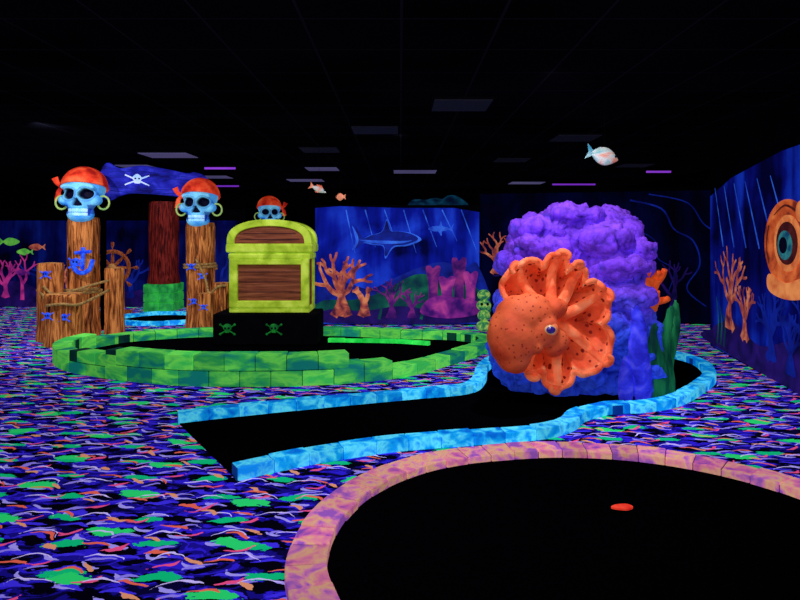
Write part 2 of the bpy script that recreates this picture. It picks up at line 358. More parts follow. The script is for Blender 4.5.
strokes('helmet_cracks',[([(cx-.4,1.5),(cx-.44,1.3),(cx-.36,1.2)],.03,.01),([(cx-.25,1.72),(cx,1.79),(cx+.25,1.7)],.03,.01),([(cx+.36,1.6),(cx+.42,1.4),(cx+.36,1.2)],.03,.01)],fr,.036,c_or4,mu)
strokes('orange_coral',coral(sy(7.3),.35,.95,.12,3,3,31)+coral(sy(6.85),.3,.6,.1,3,3,32),fr,.03,c_or,mu)
strokes('blue_coral',coral(sy(6.2),.2,.7,.1,3,3,33)+coral(sy(5.3),.2,.8,.1,3,3,34)+coral(sy(5.75),.15,.6,.08,3,3,35),fr,.025,c_dbl,mu)
strokes('light_rays',[([(sy(7.9-i*.33),2.12),(sy(7.6-i*.36),1.35)],.015,.04) for i in range(6)],fr,.008,c_blu,mu)
strokes('green_kelp',[([(sy(7.75-i*.12),.1),(sy(7.7-i*.12),.4),(sy(7.78-i*.12),.7-.1*i)],.05,.02) for i in range(3)],fr,.03,c_grn,mu)
# ---------------------------------------------------------------- brick borders
def bricks(name,pts,width,hfun,blen,mat,closed,parent=None,gap=.014,rowh=.15,grout=None):
    P=cat([(p[0],p[1],0) for p in pts],closed,16)
    if closed: P.append(P[0].copy())
    cum=[0]
    for i in range(1,len(P)): cum.append(cum[-1]+(P[i]-P[i-1]).length)
    N=max(3,round(cum[-1]/blen)); step=cum[-1]/N
    def at(s):
        if closed: s%=cum[-1]
        s=max(0,min(cum[-1],s))
        for i in range(1,len(cum)):
            if cum[i]>=s-1e-9:
                t=(s-cum[i-1])/max(1e-9,cum[i]-cum[i-1]); return P[i-1].lerp(P[i],t)
    def nrm(s):
        if closed: a=at(s-.06); b=at(s+.06)
        else: a=at(max(0,s-.06)); b=at(min(cum[-1],s+.06))
        d=(b-a).normalized(); return Vector((-d.y,d.x,0))
    V=[];F=[];CC=[];MV=[];MF=[]
    for i in range(N):
        pm=at((i+.5)*step); h=hfun(pm.x,pm.y); nr=max(1,round(h/rowh)) if h>rowh*1.4 else 1; rh=h/nr
        if grout:
            a=at(i*step) ; b=at(min((i+1)*step,cum[-1]-(1e-4 if closed else 0))); na=nrm(i*step); nb=nrm((i+1)*step); w=width/2-.01; o=len(MV)
            for z in(0,h-.01): MV+=[a+na*w+Vector((0,0,z)),b+nb*w+Vector((0,0,z)),b-nb*w+Vector((0,0,z)),a-na*w+Vector((0,0,z))]
            MF+=[(o,o+1,o+2,o+3),(o+7,o+6,o+5,o+4),(o,o+4,o+5,o+1),(o+1,o+5,o+6,o+2),(o+2,o+6,o+7,o+3),(o+3,o+7,o+4,o)]
        for r in range(nr):
            off=(step*.5 if r%2 else 0)
            s0=i*step+off+gap/2; s1=(i+1)*step+off-gap/2
            if not closed: s1=min(s1,cum[-1])
            if s1-s0<.02: continue
            w=width/2*random.uniform(.96,1.04)
            z0=r*rh+(.0 if r==0 else .004); z1=(r+1)*rh-(.004 if r<nr-1 else 0)+(random.uniform(-.006,.006) if r==nr-1 else 0)
            cc=(random.random(),random.random(),random.random())
            K=3; o=len(V)
            for q in range(K+1):
                s=s0+(s1-s0)*q/K; a=at(s); na=nrm(s)
                V+=[a+na*w+Vector((0,0,z0)),a-na*w+Vector((0,0,z0)),a-na*w+Vector((0,0,z1)),a+na*w+Vector((0,0,z1))]; CC+=[cc]*4
            F+=[(o,o+1,o+2,o+3),(o+4*K+3,o+4*K+2,o+4*K+1,o+4*K)]
            for q in range(K):
                for e in range(4):
                    f=(e+1)%4; F.append((o+4*q+e,o+4*q+4+e,o+4*q+4+f,o+4*q+f))
    if grout: mesh(name+'_grout',MV,MF,grout,parent)
    return bev(mesh(name,V,F,mat,parent,False,CC),.007,2)
def felt(name,pts,parent,closed=True,z=.012,n=8):
    P=cat([(p[0],p[1],0) for p in pts],True,n) if closed else [Vector((p[0],p[1],0)) for p in pts]
    k=len(P); vs=[(p.x,p.y,z) for p in P]+[(p.x,p.y,.001) for p in P]
    return mesh(name,vs,[tuple(range(k))]+[(i,(i+1)%k,k+(i+1)%k,k+i) for i in range(k)],m_felt,parent)
ring=[(-.37,2.47),(-.42,2.80),(-.36,3.18),(-.18,3.54),(.14,3.85),(.53,4.02),(1.08,4.10),(1.6,4.02),(2.02,3.79),(2.31,3.45),(2.48,2.95),(2.36,2.3),(1.95,1.75),(1.2,1.5),(.4,1.6),(-.12,1.98)]
hole=empty('pink_golf_hole',(1,2.8,0))
bricks('stone_border',ring,.185,lambda x,y:.06,.17,m_pink,True,hole,gap=.005,grout=m_pinkg)
felt('putting_felt',ring,hole)
m_cup=paint('cup_orange',[rgb(215,35,20),rgb(250,75,50)],20,.6,.1)
P=cat([(1.15,3.27,0),(1.19,3.30,0),(1.25,3.305,0),(1.27,3.27,0),(1.23,3.24,0),(1.17,3.25,0)],True,6); k=len(P)
mesh('cup_disc',[(p.x,p.y,.020) for p in P]+[(p.x,p.y,.012) for p in P],[tuple(range(k))]+[(i,(i+1)%k,k+(i+1)%k,k+i) for i in range(k)],m_cup,hole)
hole=empty('cyan_golf_hole',(.5,5,0))
front=[(-1.02,3.70),(-.66,3.93),(-.3,4.10),(0,4.21),(.58,4.34),(1.04,4.45),(1.28,4.62),(1.45,4.86),(1.75,5.06),(2.05,5.11),(2.4,5.28),(2.8,5.68),(3.2,6.2),(3.42,6.85),(3.3,7.35),(3.0,7.6)]
back=[(-1.78,4.80),(-1.24,5.02),(-.525,5.28),(.18,5.52),(.62,5.68),(.80,6.05),(.92,6.6),(1.25,7.2),(2.0,7.6),(3.0,7.6)]
bricks('stone_border_front',front,.125,lambda x,y:.085,.24,m_cyan,False,hole,gap=.004,grout=m_cyang)
bricks('stone_border_back',back[:-1]+[(2.6,7.68)],.125,lambda x,y:.085,.24,m_cyan,False,hole,gap=.004,grout=m_cyang)
fp=[(p.x,p.y) for p in cat([(a,b,0) for a,b in front],False,5)]; bp=[(p.x,p.y) for p in cat([(a,b,0) for a,b in back],False,5)]
felt('putting_felt',fp+bp[::-1][1:],hole,False,.01)
hole=empty('green_golf_hole',(-1.5,7.4,0))
gl=[(-4.15,7.65),(-4.05,7.2),(-3.75,6.8),(-3.3,6.48),(-2.5,6.14),(-1.8,6.02),(-.8,6.08),(0,6.4),(.5,6.95),(1.0,7.65),(1.15,8.15),(.8,8.55),(0,8.7),(-1.2,8.95),(-2.8,8.85),(-3.7,8.5),(-4.03,8.1)]
def gh(x,y):
    if y>7.9: return .13
    if x<-3.6: return .2
    if x<-.75: return .31 if x>-3.0 else .25
    if x<-.2: return .2
    return .12
bricks('stone_border',gl,.2,gh,.3,m_green,True,hole,gap=.007,rowh=.16,grout=m_greeng)
felt('putting_felt',gl,hole,True,.013)
m_neon=paint('green_neon_paint',[rgb(20,190,60),rgb(60,245,90)],8,.8,.1,vary=True)
bricks('inner_curb',[(-1.0,8.35),(-.5,8.32),(.0,8.25),(.4,8.1)],.08,lambda x,y:.06,.25,m_neon,False,hole,gap=.004)
bricks('upper_step',[(-3.15,6.75),(-2.5,6.46),(-1.8,6.34),(-.95,6.38)],.3,lambda x,y:.22,.34,m_green,False,hole,gap=.006,rowh=.2,grout=m_greeng)
hole=empty('blue_golf_hole',(-4,10.6,0))
bl=[(-4.75,10.15),(-4.2,9.95),(-3.65,10.1),(-3.45,10.6),(-3.8,11.1),(-4.5,11.2),(-4.95,10.7)]
bricks('stone_border',bl,.12,lambda x,y:.07,.22,m_cyan,True,hole,gap=.005); felt('putting_felt',bl,hole)
# ---------------------------------------------------------------- wood posts
def log(name,x,y,r,h,parent=None,seed=0,z0=0,mat=None,seg=56):
    V=[];F=[];rows=24
    for j in range(rows+1):
        z=h*j/rows
        for k in range(seg):
            a=2*math.pi*k/seg
            rr=r*(1+.07*mn.noise(Vector((math.cos(a)*3.5+seed,math.sin(a)*3.5,z*.9)))+.06*mn.noise(Vector((a*6,seed,z*1.5)))+.05*abs(math.sin(a*7+seed+.6*math.sin(z*5))))
            rr*=1+.08*(1-sst(0,.25,z))
            if j==rows: rr*=.93
            V.append((x+math.cos(a)*rr,y+math.sin(a)*rr,z0+z))
    for j in range(rows):
        for k in range(seg):
            l=(k+1)%seg; F.append((j*seg+k,j*seg+l,(j+1)*seg+l,(j+1)*seg+k))
    o=mesh(name,V,F,mat or m_wood,parent,True)
    c=[V[rows*seg+k] for k in range(seg)]
    mesh(name+'_end_grain',c+[(x,y,z0+h+.012)],[(k,(k+1)%seg,seg) for k in range(seg)],m_woodtop,parent,True)
    return o
def emblem(x,y,z,s,parent,mat=None,name='skull_emblem'):
    mt=mat or m_emblem
    ell(name+'_cranium',(x,y,z+.15*s),(.5*s,.22*s,.42*s),mt,parent,3)
    box(name+'_jaw',(x,y-.03*s,z-.3*s),(.5*s,.3*s,.28*s),mt,parent,.06*s)
    for q in(-1,1):
        ell(name+'_eye',(x+q*.19*s,y-.2*s,z+.1*s),(.13*s,.07*s,.13*s),m_dark,parent,2)
        tube(name+'_bone',[(x-q*.8*s,y+.02*s,z+.45*s),(x,y+.02*s,z-.1*s),(x+q*.8*s,y+.02*s,z-.6*s)],.08*s,mt,parent,8)
        for e in(-1,1):
            ell(name+'_knob',(x+q*e*.8*s,y+.02*s,z-.08*s-e*.53*s),(.14*s,.12*s,.14*s),mt,parent,2)
def skull(x,y,z,sc,parent,rotz=0,bandside=-1):
    M4=Matrix.Translation((x,y,z))@Matrix.Rotation(rotz,4,'Z')@Matrix.Scale(sc,4)
    parts=[((0,.03,.50),(.275,.30,.26)),((0,-.12,.33),(.225,.18,.22)),((-.205,-.13,.30),(.09,.1,.075)),((.205,-.13,.30),(.09,.1,.075)),
           ((0,-.12,.10),(.18,.155,.12)),((-.11,-.235,.485),(.12,.06,.05)),((.11,-.235,.485),(.12,.06,.05)),((0,-.275,.36),(.045,.05,.09)),((0,.0,.1),(.13,.14,.12))]
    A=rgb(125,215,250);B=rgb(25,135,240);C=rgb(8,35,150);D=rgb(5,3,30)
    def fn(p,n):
        c=lerp(B,A,.45+.8*mn.noise(p*6)+.9*max(0,-n.y-.6)); q=p.copy()  # highlight on front-facing bone painted into the vertex colour
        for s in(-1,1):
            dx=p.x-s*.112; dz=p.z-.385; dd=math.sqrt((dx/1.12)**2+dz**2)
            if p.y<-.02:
                q.y+=.14*(1-sst(.045,.088,dd)); c=lerp(c,D,1-sst(.068,.088,dd))  # socket sunk inward, its shade painted into the vertex colour
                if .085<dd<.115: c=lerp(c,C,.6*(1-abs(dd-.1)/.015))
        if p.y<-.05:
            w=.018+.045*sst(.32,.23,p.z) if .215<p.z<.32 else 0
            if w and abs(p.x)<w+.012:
                k=1-sst(w-.01,w+.012,abs(p.x)); q.y+=.07*k; c=lerp(c,D,k)  # nose hollow, shade painted in as well
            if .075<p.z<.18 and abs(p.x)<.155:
                q.y+=.03; c=lerp(c,C,.85)  # mouth recess darkened, shade painted into the colour
            if abs(abs(p.x)-.19)<.06 and .1<p.z<.23: c=lerp(c,C,.75)  # painted shade in the hollows under the cheekbones
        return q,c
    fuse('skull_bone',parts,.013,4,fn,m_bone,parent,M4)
    T=lambda a:M4@Vector(a)
    V=[];F=[]
    for row,(zc,hh) in enumerate([(.155,.048),(.10,.045)]):
        for i in range(8):
            a=(i-3.5)*.2; cx=math.sin(a)*.165; cy=-.12-math.cos(a)*.16; w=.014
            for dz in(-hh/2,hh/2):
                for (ux,uy) in((-w,-.012),(w,-.012),(w,.02),(-w,.02)):
                    V.append(T((cx+ux*math.cos(a)+uy*math.sin(a),cy+uy*math.cos(a)+ux*math.sin(a),zc+dz)))
            o=len(V)-8; F+=[(o,o+1,o+2,o+3),(o+7,o+6,o+5,o+4),(o,o+4,o+5,o+1),(o+1,o+5,o+6,o+2),(o+2,o+6,o+7,o+3),(o+3,o+7,o+4,o)]
    bev(mesh('teeth',V,F,m_teeth,parent),.004)
    V=[];F=[];nu=64;nv=16
    for j in range(nv+1):
        for i in range(nu):
            a=2*math.pi*i/nu; th=j/nv; front=max(0,-math.sin(a))
            lowz=.01+.055*front-.08*max(0,math.sin(a))
            ph0=math.asin(max(-.5,min(.9,lowz/.28))); ph=ph0+(math.pi/2-ph0)*th
            f=1+.02*math.sin(a*9+j*.6)*(1-th)
            V.append(T((math.cos(a)*math.cos(ph)*.292*f,.03+math.sin(a)*math.cos(ph)*.322*f,.505+math.sin(ph)*.28)))
    for j in range(nv):
        for i in range(nu):
            l=(i+1)%nu; F.append((j*nu+i,j*nu+l,(j+1)*nu+l,(j+1)*nu+i))
    o=mesh('bandana',V,F,m_red,parent,True); sm=o.modifiers.new('t','SOLIDIFY'); sm.thickness=.012; sm.offset=1
    tube('bandana_hem',[V[i] for i in range(0,nu,4)],.022*sc,m_red,parent,8,True,4)
    b=bandside
    ell('bandana_knot',T((b*.31,.03,.50)),(.05*sc,.045*sc,.045*sc),m_red,parent,2)
    tube('bandana_tail_1',[T((b*.31,.03,.50)),T((b*.37,.02,.55)),T((b*.41,.02,.63))],lambda q:.02+.028*q,m_red,parent,10,flat=.4)
    tube('bandana_tail_2',[T((b*.31,.03,.50)),T((b*.36,.03,.43)),T((b*.37,.02,.30))],lambda q:.02+.028*q,m_red,parent,10,flat=.4)
    for s in(-1,1):
        cx=s*.285
        tube('hoop_earring_%d'%(s+2),[T((cx+math.cos(k*math.pi/6)*.08,-.06,.27+math.sin(k*math.pi/6)*.095)) for k in range(12)],.014*sc,m_hoop,parent,8,True,3)
def ropecoil(x,y,z,r,parent,turns=2):
    pts=[(x+math.cos(a*.5)*r,y+math.sin(a*.5)*r,z+a*.5/(2*math.pi)*.045) for a in range(int(turns*4*math.pi)+1)]
    tube('rope_coil',pts,.02,m_rope,parent,8,False,3)
g=empty('pirate_skull_post',(-4.66,8.95,0))
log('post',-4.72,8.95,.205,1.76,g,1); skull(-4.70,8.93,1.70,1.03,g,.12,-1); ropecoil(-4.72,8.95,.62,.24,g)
emblem(-4.70,8.70,1.10,.12,g)
tube('anchor_shank',[(-4.60,8.71,1.32),(-4.60,8.69,1.0)],.03,m_emblem,g,8)
tube('anchor_arms',[(-4.76,8.71,1.12),(-4.70,8.68,1.0),(-4.60,8.67,.95),(-4.50,8.69,1.0),(-4.47,8.73,1.14)],.032,m_emblem,g,8)
tube('anchor_stock',[(-4.72,8.71,1.24),(-4.49,8.71,1.26)],.024,m_emblem,g,8)
def piling(g,x,y,r,h,seed,em=()):
    log('piling_log',x,y,r,h,g,seed)
    for dx,z,s in em: emblem(x+dx,y-math.sqrt(max(0,(r*1.05)**2-dx*dx))-.01,z,s,g)
piling(g,-4.98,8.55,.16,1.10,11,[(.03,.95,.085)])
piling(g,-4.60,8.22,.225,.70,12,[(-.1,.42,.085),(.12,.40,.085)])
piling(g,-4.34,9.12,.13,1.0,13)
tube('sagging_rope',[(-5.14,8.5,.72),(-4.98,8.37,.66),(-4.86,8.28,.5),(-4.70,8.0,.56),(-4.5,7.99,.58),(-4.36,8.2,.56),(-4.34,8.95,.68)],.02,m_rope,g,8)
tube('sagging_rope_upper',[(-4.98,8.38,.78),(-4.8,8.4,.66),(-4.55,8.66,.75),(-4.36,8.97,.82)],.02,m_rope,g,8)
g=empty('pirate_skull_post',(-3.2,9.75,0))
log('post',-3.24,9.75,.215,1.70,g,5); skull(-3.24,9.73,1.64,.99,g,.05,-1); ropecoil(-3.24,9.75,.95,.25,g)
for (ex,ez) in((-3.3,1.0),(-3.12,.85),(-3.26,.45)): emblem(ex,9.48,ez,.085,g)
piling(g,-3.0,9.3,.13,.60,14,[(0,.4,.07)]); piling(g,-2.80,9.45,.13,.75,17)
tube('sagging_rope',[(-3.22,9.48,1.12),(-3.05,9.4,.82),(-2.95,9.28,.6),(-2.82,9.28,.7),(-2.7,9.33,.72)],.02,m_rope,g,8)
g=empty('pirate_skull_post',(-2.80,13,0))
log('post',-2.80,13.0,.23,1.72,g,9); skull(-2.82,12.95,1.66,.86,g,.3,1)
# gate sign
g=empty('gateway_sign',(-3.98,9.7,2.3))
a=Vector((-4.72,9.42)); b=Vector((-3.28,10.2)); dd=(b-a).normalized(); fr=Frame(a,dd,(dd.y,-dd.x))
LL=(b-a).length
sp=[(.0,2.16),(.02,2.5),(.12,2.64),(.3,2.56),(.6,2.62),(1.0,2.58),(1.3,2.53),(1.45,2.55),(LL,2.45),(LL,2.12),(1.42,2.03),(1.3,2.12),(.9,2.16),(.5,2.17),(.3,2.12),(.15,2.05)]
bev(flat('sign_board',sp,fr,-.06,m_signblue,g,True,5,.12),.02)
strokes('painted_crossbones',[([(.36,2.46),(.72,2.30)],.022,.022),([(.36,2.30),(.72,2.46)],.022,.022)],fr,.064,c_wht,g)
flat('painted_skull',[(.47,2.42),(.54,2.48),(.61,2.42),(.59,2.37),(.58,2.33),(.50,2.33),(.49,2.37)],fr,.066,c_wht,g,True,4,.004)
for q in(-1,1): flat('painted_skull_eye_%d'%(q+1),circ(.54+q*.028,2.405,.014,8),fr,.071,m_dark,g,True,2,.003)
strokes('carved_grain',[([(.15,2.5-.06*i),(.6,2.52-.07*i),(1.1,2.48-.06*i),(1.5,2.45-.06*i)],.012,.008) for i in (0,1,4,5)],fr,.0625,c_dbl,g)
for q,s_ in enumerate((.06,LL-.06)):
    p=fr(s_,0,-.11); box('support_pole_%d'%q,(p.x,p.y,1.2),(.07,.07,2.4),m_black,g,.005)
g=empty('red_wooden_column',(-4.72,12,0))
log('shaft',-4.72,12.0,.27,1.62,g,21,.54,m_redwood)
m_gblock=paint('green_block',[rgb(20,130,60),rgb(60,205,80)],6,.35,.4)
for i in range(3):
    for j in range(2): box('base_block_%d_%d'%(i,j),(-4.72-.15+.3*j,12,.09+.18*i),(.29,.6,.172),m_gblock,g,.02)
g=empty('ships_wheel',(-5.27,11,0)); wc=Vector((-5.27,11,.9))
m_wheel=woodmat('wheel_wood',rgb(70,25,12),rgb(150,70,35),rgb(200,110,60),.25,3)
tube('rim',[wc+Vector((math.cos(k*math.pi/8)*.3,0,math.sin(k*math.pi/8)*.3)) for k in range(16)],.035,m_wheel,g,10,True,3)
for k in range(8):
    a=k*math.pi/4; dv=Vector((math.cos(a),0,math.sin(a)))
    tube('spoke_%d'%k,[wc+dv*.03,wc+dv*.2,wc+dv*.33,wc+dv*.40,wc+dv*.47],lambda q:.02+.012*math.sin(q*9),m_wheel,g,8)
ell('hub',wc,(.08,.08,.08),m_woodtop,g,3)
box('stand',(-5.27,11.1,.45),(.16,.12,.9),m_wheel,g,.02); box('stand_foot',(-5.27,11.1,.05),(.5,.4,.1),m_wheel,g,.02)
# ---------------------------------------------------------------- treasure chest + pedestal
g=empty('display_pedestal',(-1.82,8.3,0))
box('pedestal_body',(-1.80,8.32,.235),(1.40,.64,.42),m_black,g,.02)
m_splat=paint('green_splat',[rgb(8,80,32),rgb(24,140,44)],12,.25,.1)
for ex in(-2.30,-1.68): emblem(ex,7.995,.25,.12,g,m_splat,'green_skull_stencil')
g=empty('treasure_chest',(-1.74,8.3,.47))
cx,cy=-1.75,8.3; yf=cy-.26
box('chest_body',(cx,cy,.82),(1.0,.44,.72),m_brownpanel,g,.01)
box('base_trim',(cx,cy,.495),(1.08,.54,.07),m_lime,g,.015)
box('lower_frame_rail',(cx,yf,.575),(1.04,.06,.09),m_lime,g,.012)
box('upper_frame_rail',(cx,yf,1.14),(1.04,.06,.07),m_lime,g,.012)
box('top_trim',(cx,cy,1.215),(1.10,.56,.08),m_lime,g,.02)
for q in(-1,1): 
    box('corner_post_%d'%(q+1),(cx+q*.48,yf,.86),(.11,.07,.66),m_lime,g,.015)
    box('corner_post_back_%d'%(q+1),(cx+q*.48,cy+.24,.86),(.11,.07,.66),m_lime,g,.015)
for i in range(1,4): box('plank_gap_%d'%i,(cx,cy-.222,.60+.135*i),(.86,.012,.006),m_dark,g,0)
def arch(name,hw,hh,z0,y0,y1,mat,inner=None):
    k=28; pw=.68
    def pr(w,h): return [(cx+w*math.copysign(abs(math.cos(math.pi*i/k))**.95,math.cos(math.pi*i/k)),z0+h*abs(math.sin(math.pi*i/k))**pw) for i in range(k+1)]
    o=pr(hw,hh); V=[];F=[]; n=k+1
    if inner is None:
        for y in(y0,y1): V+=[(a,y,b) for a,b in o]
        F=[tuple(range(n)),tuple(range(2*n-1,n-1,-1))]+[(i,i+1,n+i+1,n+i) for i in range(k)]+[(0,n,2*n-1,n-1)]
    else:
        q=pr(*inner)
        for y in(y0,y1): V+=[(a,y,b) for a,b in o]+[(a,y,b) for a,b in q]
        for i in range(k): F+=[(i,i+1,n+i+1,n+i),(2*n+i,3*n+i,3*n+i+1,2*n+i+1),(i,2*n+i,2*n+i+1,i+1),(n+i,n+i+1,3*n+i+1,3*n+i)]
        F+=[(0,n,3*n,2*n),(k,n+k,3*n+k,2*n+k)]
    return mesh(name,V,F,mat,g)
box('lid_lower_trim',(cx,cy,1.325),(1.16,.60,.12),m_lime,g,.025)
arch('lid_panel',.50,.26,1.38,cy-.25,cy+.25,m_brownpanel)
for nm,y0,y1 in(('lid_band_front',cy-.29,cy-.2),('lid_band_back',cy+.2,cy+.29)): bev(arch(nm,.57,.33,1.38,y0,y1,m_lime,(.47,.24)),.012)
arch('lid_shell',.53,.30,1.38,cy-.19,cy+.19,m_lime)
for i in(0,1): box('lid_plank_gap_%d'%i,(cx,cy-.252,1.44+.08*i),(.8-.1*i,.012,.006),m_dark,g,0)
# ---------------------------------------------------------------- rock
m_rock=vpaint('purple_rock',.34,.55,16,var=.5,bd=.03)
parts=[((1.74,6.15,.75),(.72,.62,.85)),((1.76,6.15,.25),(.74,.66,.5)),((1.29,5.95,1.22),(.32,.42,.26)),((1.62,6.05,1.40),(.5,.5,.36)),((2.06,6.05,1.40),(.36,.48,.34)),
 ((1.22,5.9,.8),(.25,.35,.35)),((2.24,5.95,1.05),(.22,.42,.34)),((2.2,5.8,.45),(.28,.42,.5)),((1.17,5.98,.3),(.25,.4,.4)),((1.75,5.72,1.0),(.42,.22,.35)),((1.34,5.68,1.38),(.27,.24,.12)),((1.30,5.80,1.56),(.20,.22,.10)),((1.88,5.62,1.46),(.30,.22,.13)),((1.62,5.74,.3),(.56,.25,.4)),((1.66,5.82,1.68),(.28,.28,.13)),((2.08,6.0,1.64),(.24,.3,.12)),((1.45,5.70,1.54),(.13,.16,.09)),
 ((2.10,5.56,1.20),(.26,.2,.10)),((2.12,5.56,.92),(.24,.2,.11)),((2.26,5.62,1.36),(.12,.2,.10)),((2.05,5.52,.6),(.2,.16,.16)),((2.2,5.50,.3),(.2,.16,.25))]
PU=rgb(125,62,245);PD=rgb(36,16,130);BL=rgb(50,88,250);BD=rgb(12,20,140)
def rockfn(p,n):
    q=p.copy(); wob=Vector((mn.noise(p*5),mn.noise(p*5+Vector((5,0,0))),mn.noise(p*5+Vector((0,9,0)))))
    v=mn.voronoi((p+wob*.06)*3.2)[0]; e=v[1]-v[0]
    led=mn.noise(Vector((p.x*2.2,p.y*2.2,p.z*8))+wob*1.2)
    w=mn.voronoi((p+wob*.05)*10.4)[0]; e2=w[1]-w[0]
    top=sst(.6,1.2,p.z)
    pit=abs(mn.noise((p+wob*.03)*13))
    d=.055*(sst(0,.3,e)-.5)+.045*led+.03*mn.noise(p*2.5)+.012*sst(0,.2,e2)-.022*(1-sst(0,.12,pit))*(1-.5*top)
    q+=n*d
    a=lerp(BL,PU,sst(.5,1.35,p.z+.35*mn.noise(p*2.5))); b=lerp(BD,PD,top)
    c=lerp(b,a,(.35+.65*sst(.0,.18,e))*(.62+.5*led)+.55*sst(0,.15,pit)-.15)  # cracks and pits darkened: crevice shade painted into the colour
    if n.z>.2: c=lerp(c,rgb(165,95,252),.4*min(1,(n.z-.2)*1.6)*top)  # painted highlight on up-facing rock near the top
    rimk=sst(.75,.98,abs(n.x))*(1-top*.5); c=lerp(c,rgb(45,90,255),.45*rimk)  # painted blue edge highlight where the surface turns sideways
    if q.z<0: q.z=0
    return q,c
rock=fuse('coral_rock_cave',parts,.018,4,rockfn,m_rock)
m_leaf=paint('blue_leaf_coral',[rgb(30,25,170),rgb(55,60,235),rgb(95,95,250)],8,.3,.4)
tube('blue_leaf_coral',[(2.17,5.36,.0),(2.15,5.33,.25),(2.11,5.32,.5),(2.13,5.36,.72),(2.10,5.42,.9)],lambda q:.02+.07*math.sin(min(1,q*.85+.18)*math.pi)**.8,m_leaf,rock,12,flat=.45)
tube('blue_leaf_coral_small',[(2.02,5.36,.0),(2.0,5.32,.2),(2.02,5.36,.42)],lambda q:.02+.05*math.sin(min(1,q*.85+.18)*math.pi)**.8,m_leaf,rock,12,flat=.45)
r=random.Random(5); lst=[]
for i in range(12):
    a=r.uniform(.2,2.9); L=r.uniform(.12,.22); x=2.36+r.uniform(-.05,.05);z=.80+.035*i
    lst.append(([(x,5.66,z),(x+math.cos(a)*L*.3,5.56,z+math.sin(a)*L*.6),(x+math.cos(a)*L*.4,5.52,z+math.sin(a)*L)],lambda q:.036*(1-q*.3)))
tubes('orange_coral_branches',lst,m_orange,rock)
# ---------------------------------------------------------------- octopus
g=empty('octopus_sculpture',(1.3,5.15,.7))
m_oct=vpaint('octopus_skin',.24,.35,14,var=.25,spots=(17,.25,rgb(120,18,10)),bd=.015,spec=.3)
m_oct2=vpaint('octopus_head_skin',.22,.3,14,var=.25,spots=(24,.15,rgb(150,35,18)),bd=.015,spec=.3)
m_arm=paint('octopus_arm',[rgb(215,75,38),rgb(242,112,62),rgb(252,150,98)],7,.26,.3,spec=.3)
C=Vector((1.31,5.24,.78))
arms=[(18,.54),(56,.54),(92,.60),(134,.60),(188,.50),(235,.53),(281,.61),(326,.60)]
arms=[(math.radians(a),r) for a,r in arms]
NA=len(arms)
def Rpk(th):
    th%=2*math.pi
    for k in range(NA):
        a0,r0=arms[k]; a1,r1=arms[(k+1)%NA]
        if a1<a0: a1+=2*math.pi
        t_=th if th>=a0 else th+2*math.pi
        if a0<=t_<=a1:
            u=(t_-a0)/(a1-a0); mid=u if u<.5 else 1-u
            prof=math.sqrt(max(0,1-(mid*2)**2.6)); R=r0+(r1-r0)*sst(.3,.7,u)
            d=min(t_-a0,a1-t_)
            return R*(.74+.26*prof),math.exp(-(d/.15)**2),mid*2
    return .5,0,1
def ybase(dx,dz): 
    b=0
    if dx<-.25: b+=1.0*(dx+.25)**2
    if dx>.2: b+=.25*(dx-.2)
    return b+.10*max(0,dz)*.8
def ys(rho,pk,nt):
    y=-.05*pk*math.sin(min(1,rho*1.1)*math.pi*.8)-.04*(1-rho)
    y+=.07*math.exp(-((rho-.62)/.25)**2)*(1-pk)*(.35+.65*nt)
    y+=-.17*sst(.68,1,rho)*(1-.25*nt)-.05*nt*sst(.8,1,rho)
    return y
V=[];F=[];CC=[];NT_=400;NR=48
for j in range(NR+1):
    rho=j/NR
    for i in range(NT_):
        th=2*math.pi*i/NT_; R,pk,nt=Rpk(th)
        r=rho*(.45*(1-rho)+R*rho)*(1-.07*sst(.9,1,rho))
        tw=th+.22*rho*rho*math.sin(2*th+.5)
        dx=math.cos(tw)*r; dz=math.sin(tw)*r
        y=C.y+ybase(dx,dz)+ys(rho,pk,nt)+.016*math.sin(th*29)*rho**4
        V.append(Vector((C.x+dx,y,C.z+dz)))
        c=lerp(rgb(218,66,30),rgb(245,112,62),pk*.8+.3+.3*mn.noise(V[-1]*6)); c=lerp(c,rgb(252,155,100),sst(.88,1,rho)); c=lerp(c,rgb(140,26,15),.6*nt*sst(.9,.65,rho)*sst(.25,.5,rho)); CC.append(c)  # last mix paints crevice shade between the lobes
for j in range(NR):
    for i in range(NT_):
        l=(i+1)%NT_; F.append((j*NT_+i,j*NT_+l,(j+1)*NT_+l,(j+1)*NT_+i))
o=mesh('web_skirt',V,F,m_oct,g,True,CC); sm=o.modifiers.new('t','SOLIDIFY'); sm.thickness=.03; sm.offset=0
tube('web_rim',[V[NR*NT_+i] for i in range(0,NT_,3)],.026,m_arm,g,12,True,2)
for k,(a,R) in enumerate(arms):
    pts=[]
    for q in range(8):
        rho=(.15+.80*q/7); r=rho*(.45*(1-rho)+R*rho); tw=a+.22*rho*rho*math.sin(2*a+.5); dx=math.cos(tw)*r; dz=math.sin(tw)*r
        pts.append(Vector((C.x+dx,C.y+ybase(dx,dz)+ys(rho,1,0)+.006,C.z+dz)))
    tw=a+.22*math.sin(2*a+.5); pr=Vector((math.cos(tw),0,math.sin(tw))); s=1 if k%2 else -1; px=Vector((-pr.z*s,0,pr.x*s)); e=pts[-1]
    pts+=[e+pr*.02+px*.03-Vector((0,.04,0)),e+px*.07-Vector((0,.06,0)),e-pr*.04+px*.07-Vector((0,.06,0))]
    tube('arm_%d'%k,pts,lambda q:.040*(1-q)**.6+.014,m_arm,g,14,False,5)
def octf(p,n):
    c=lerp(rgb(205,62,28),rgb(245,115,62),.45+.5*mn.noise(p*5)+.5*(n.z)); q=p+n*(.012*mn.noise(p*9)); return q,c  # skin paler where it faces up: top light painted into colour
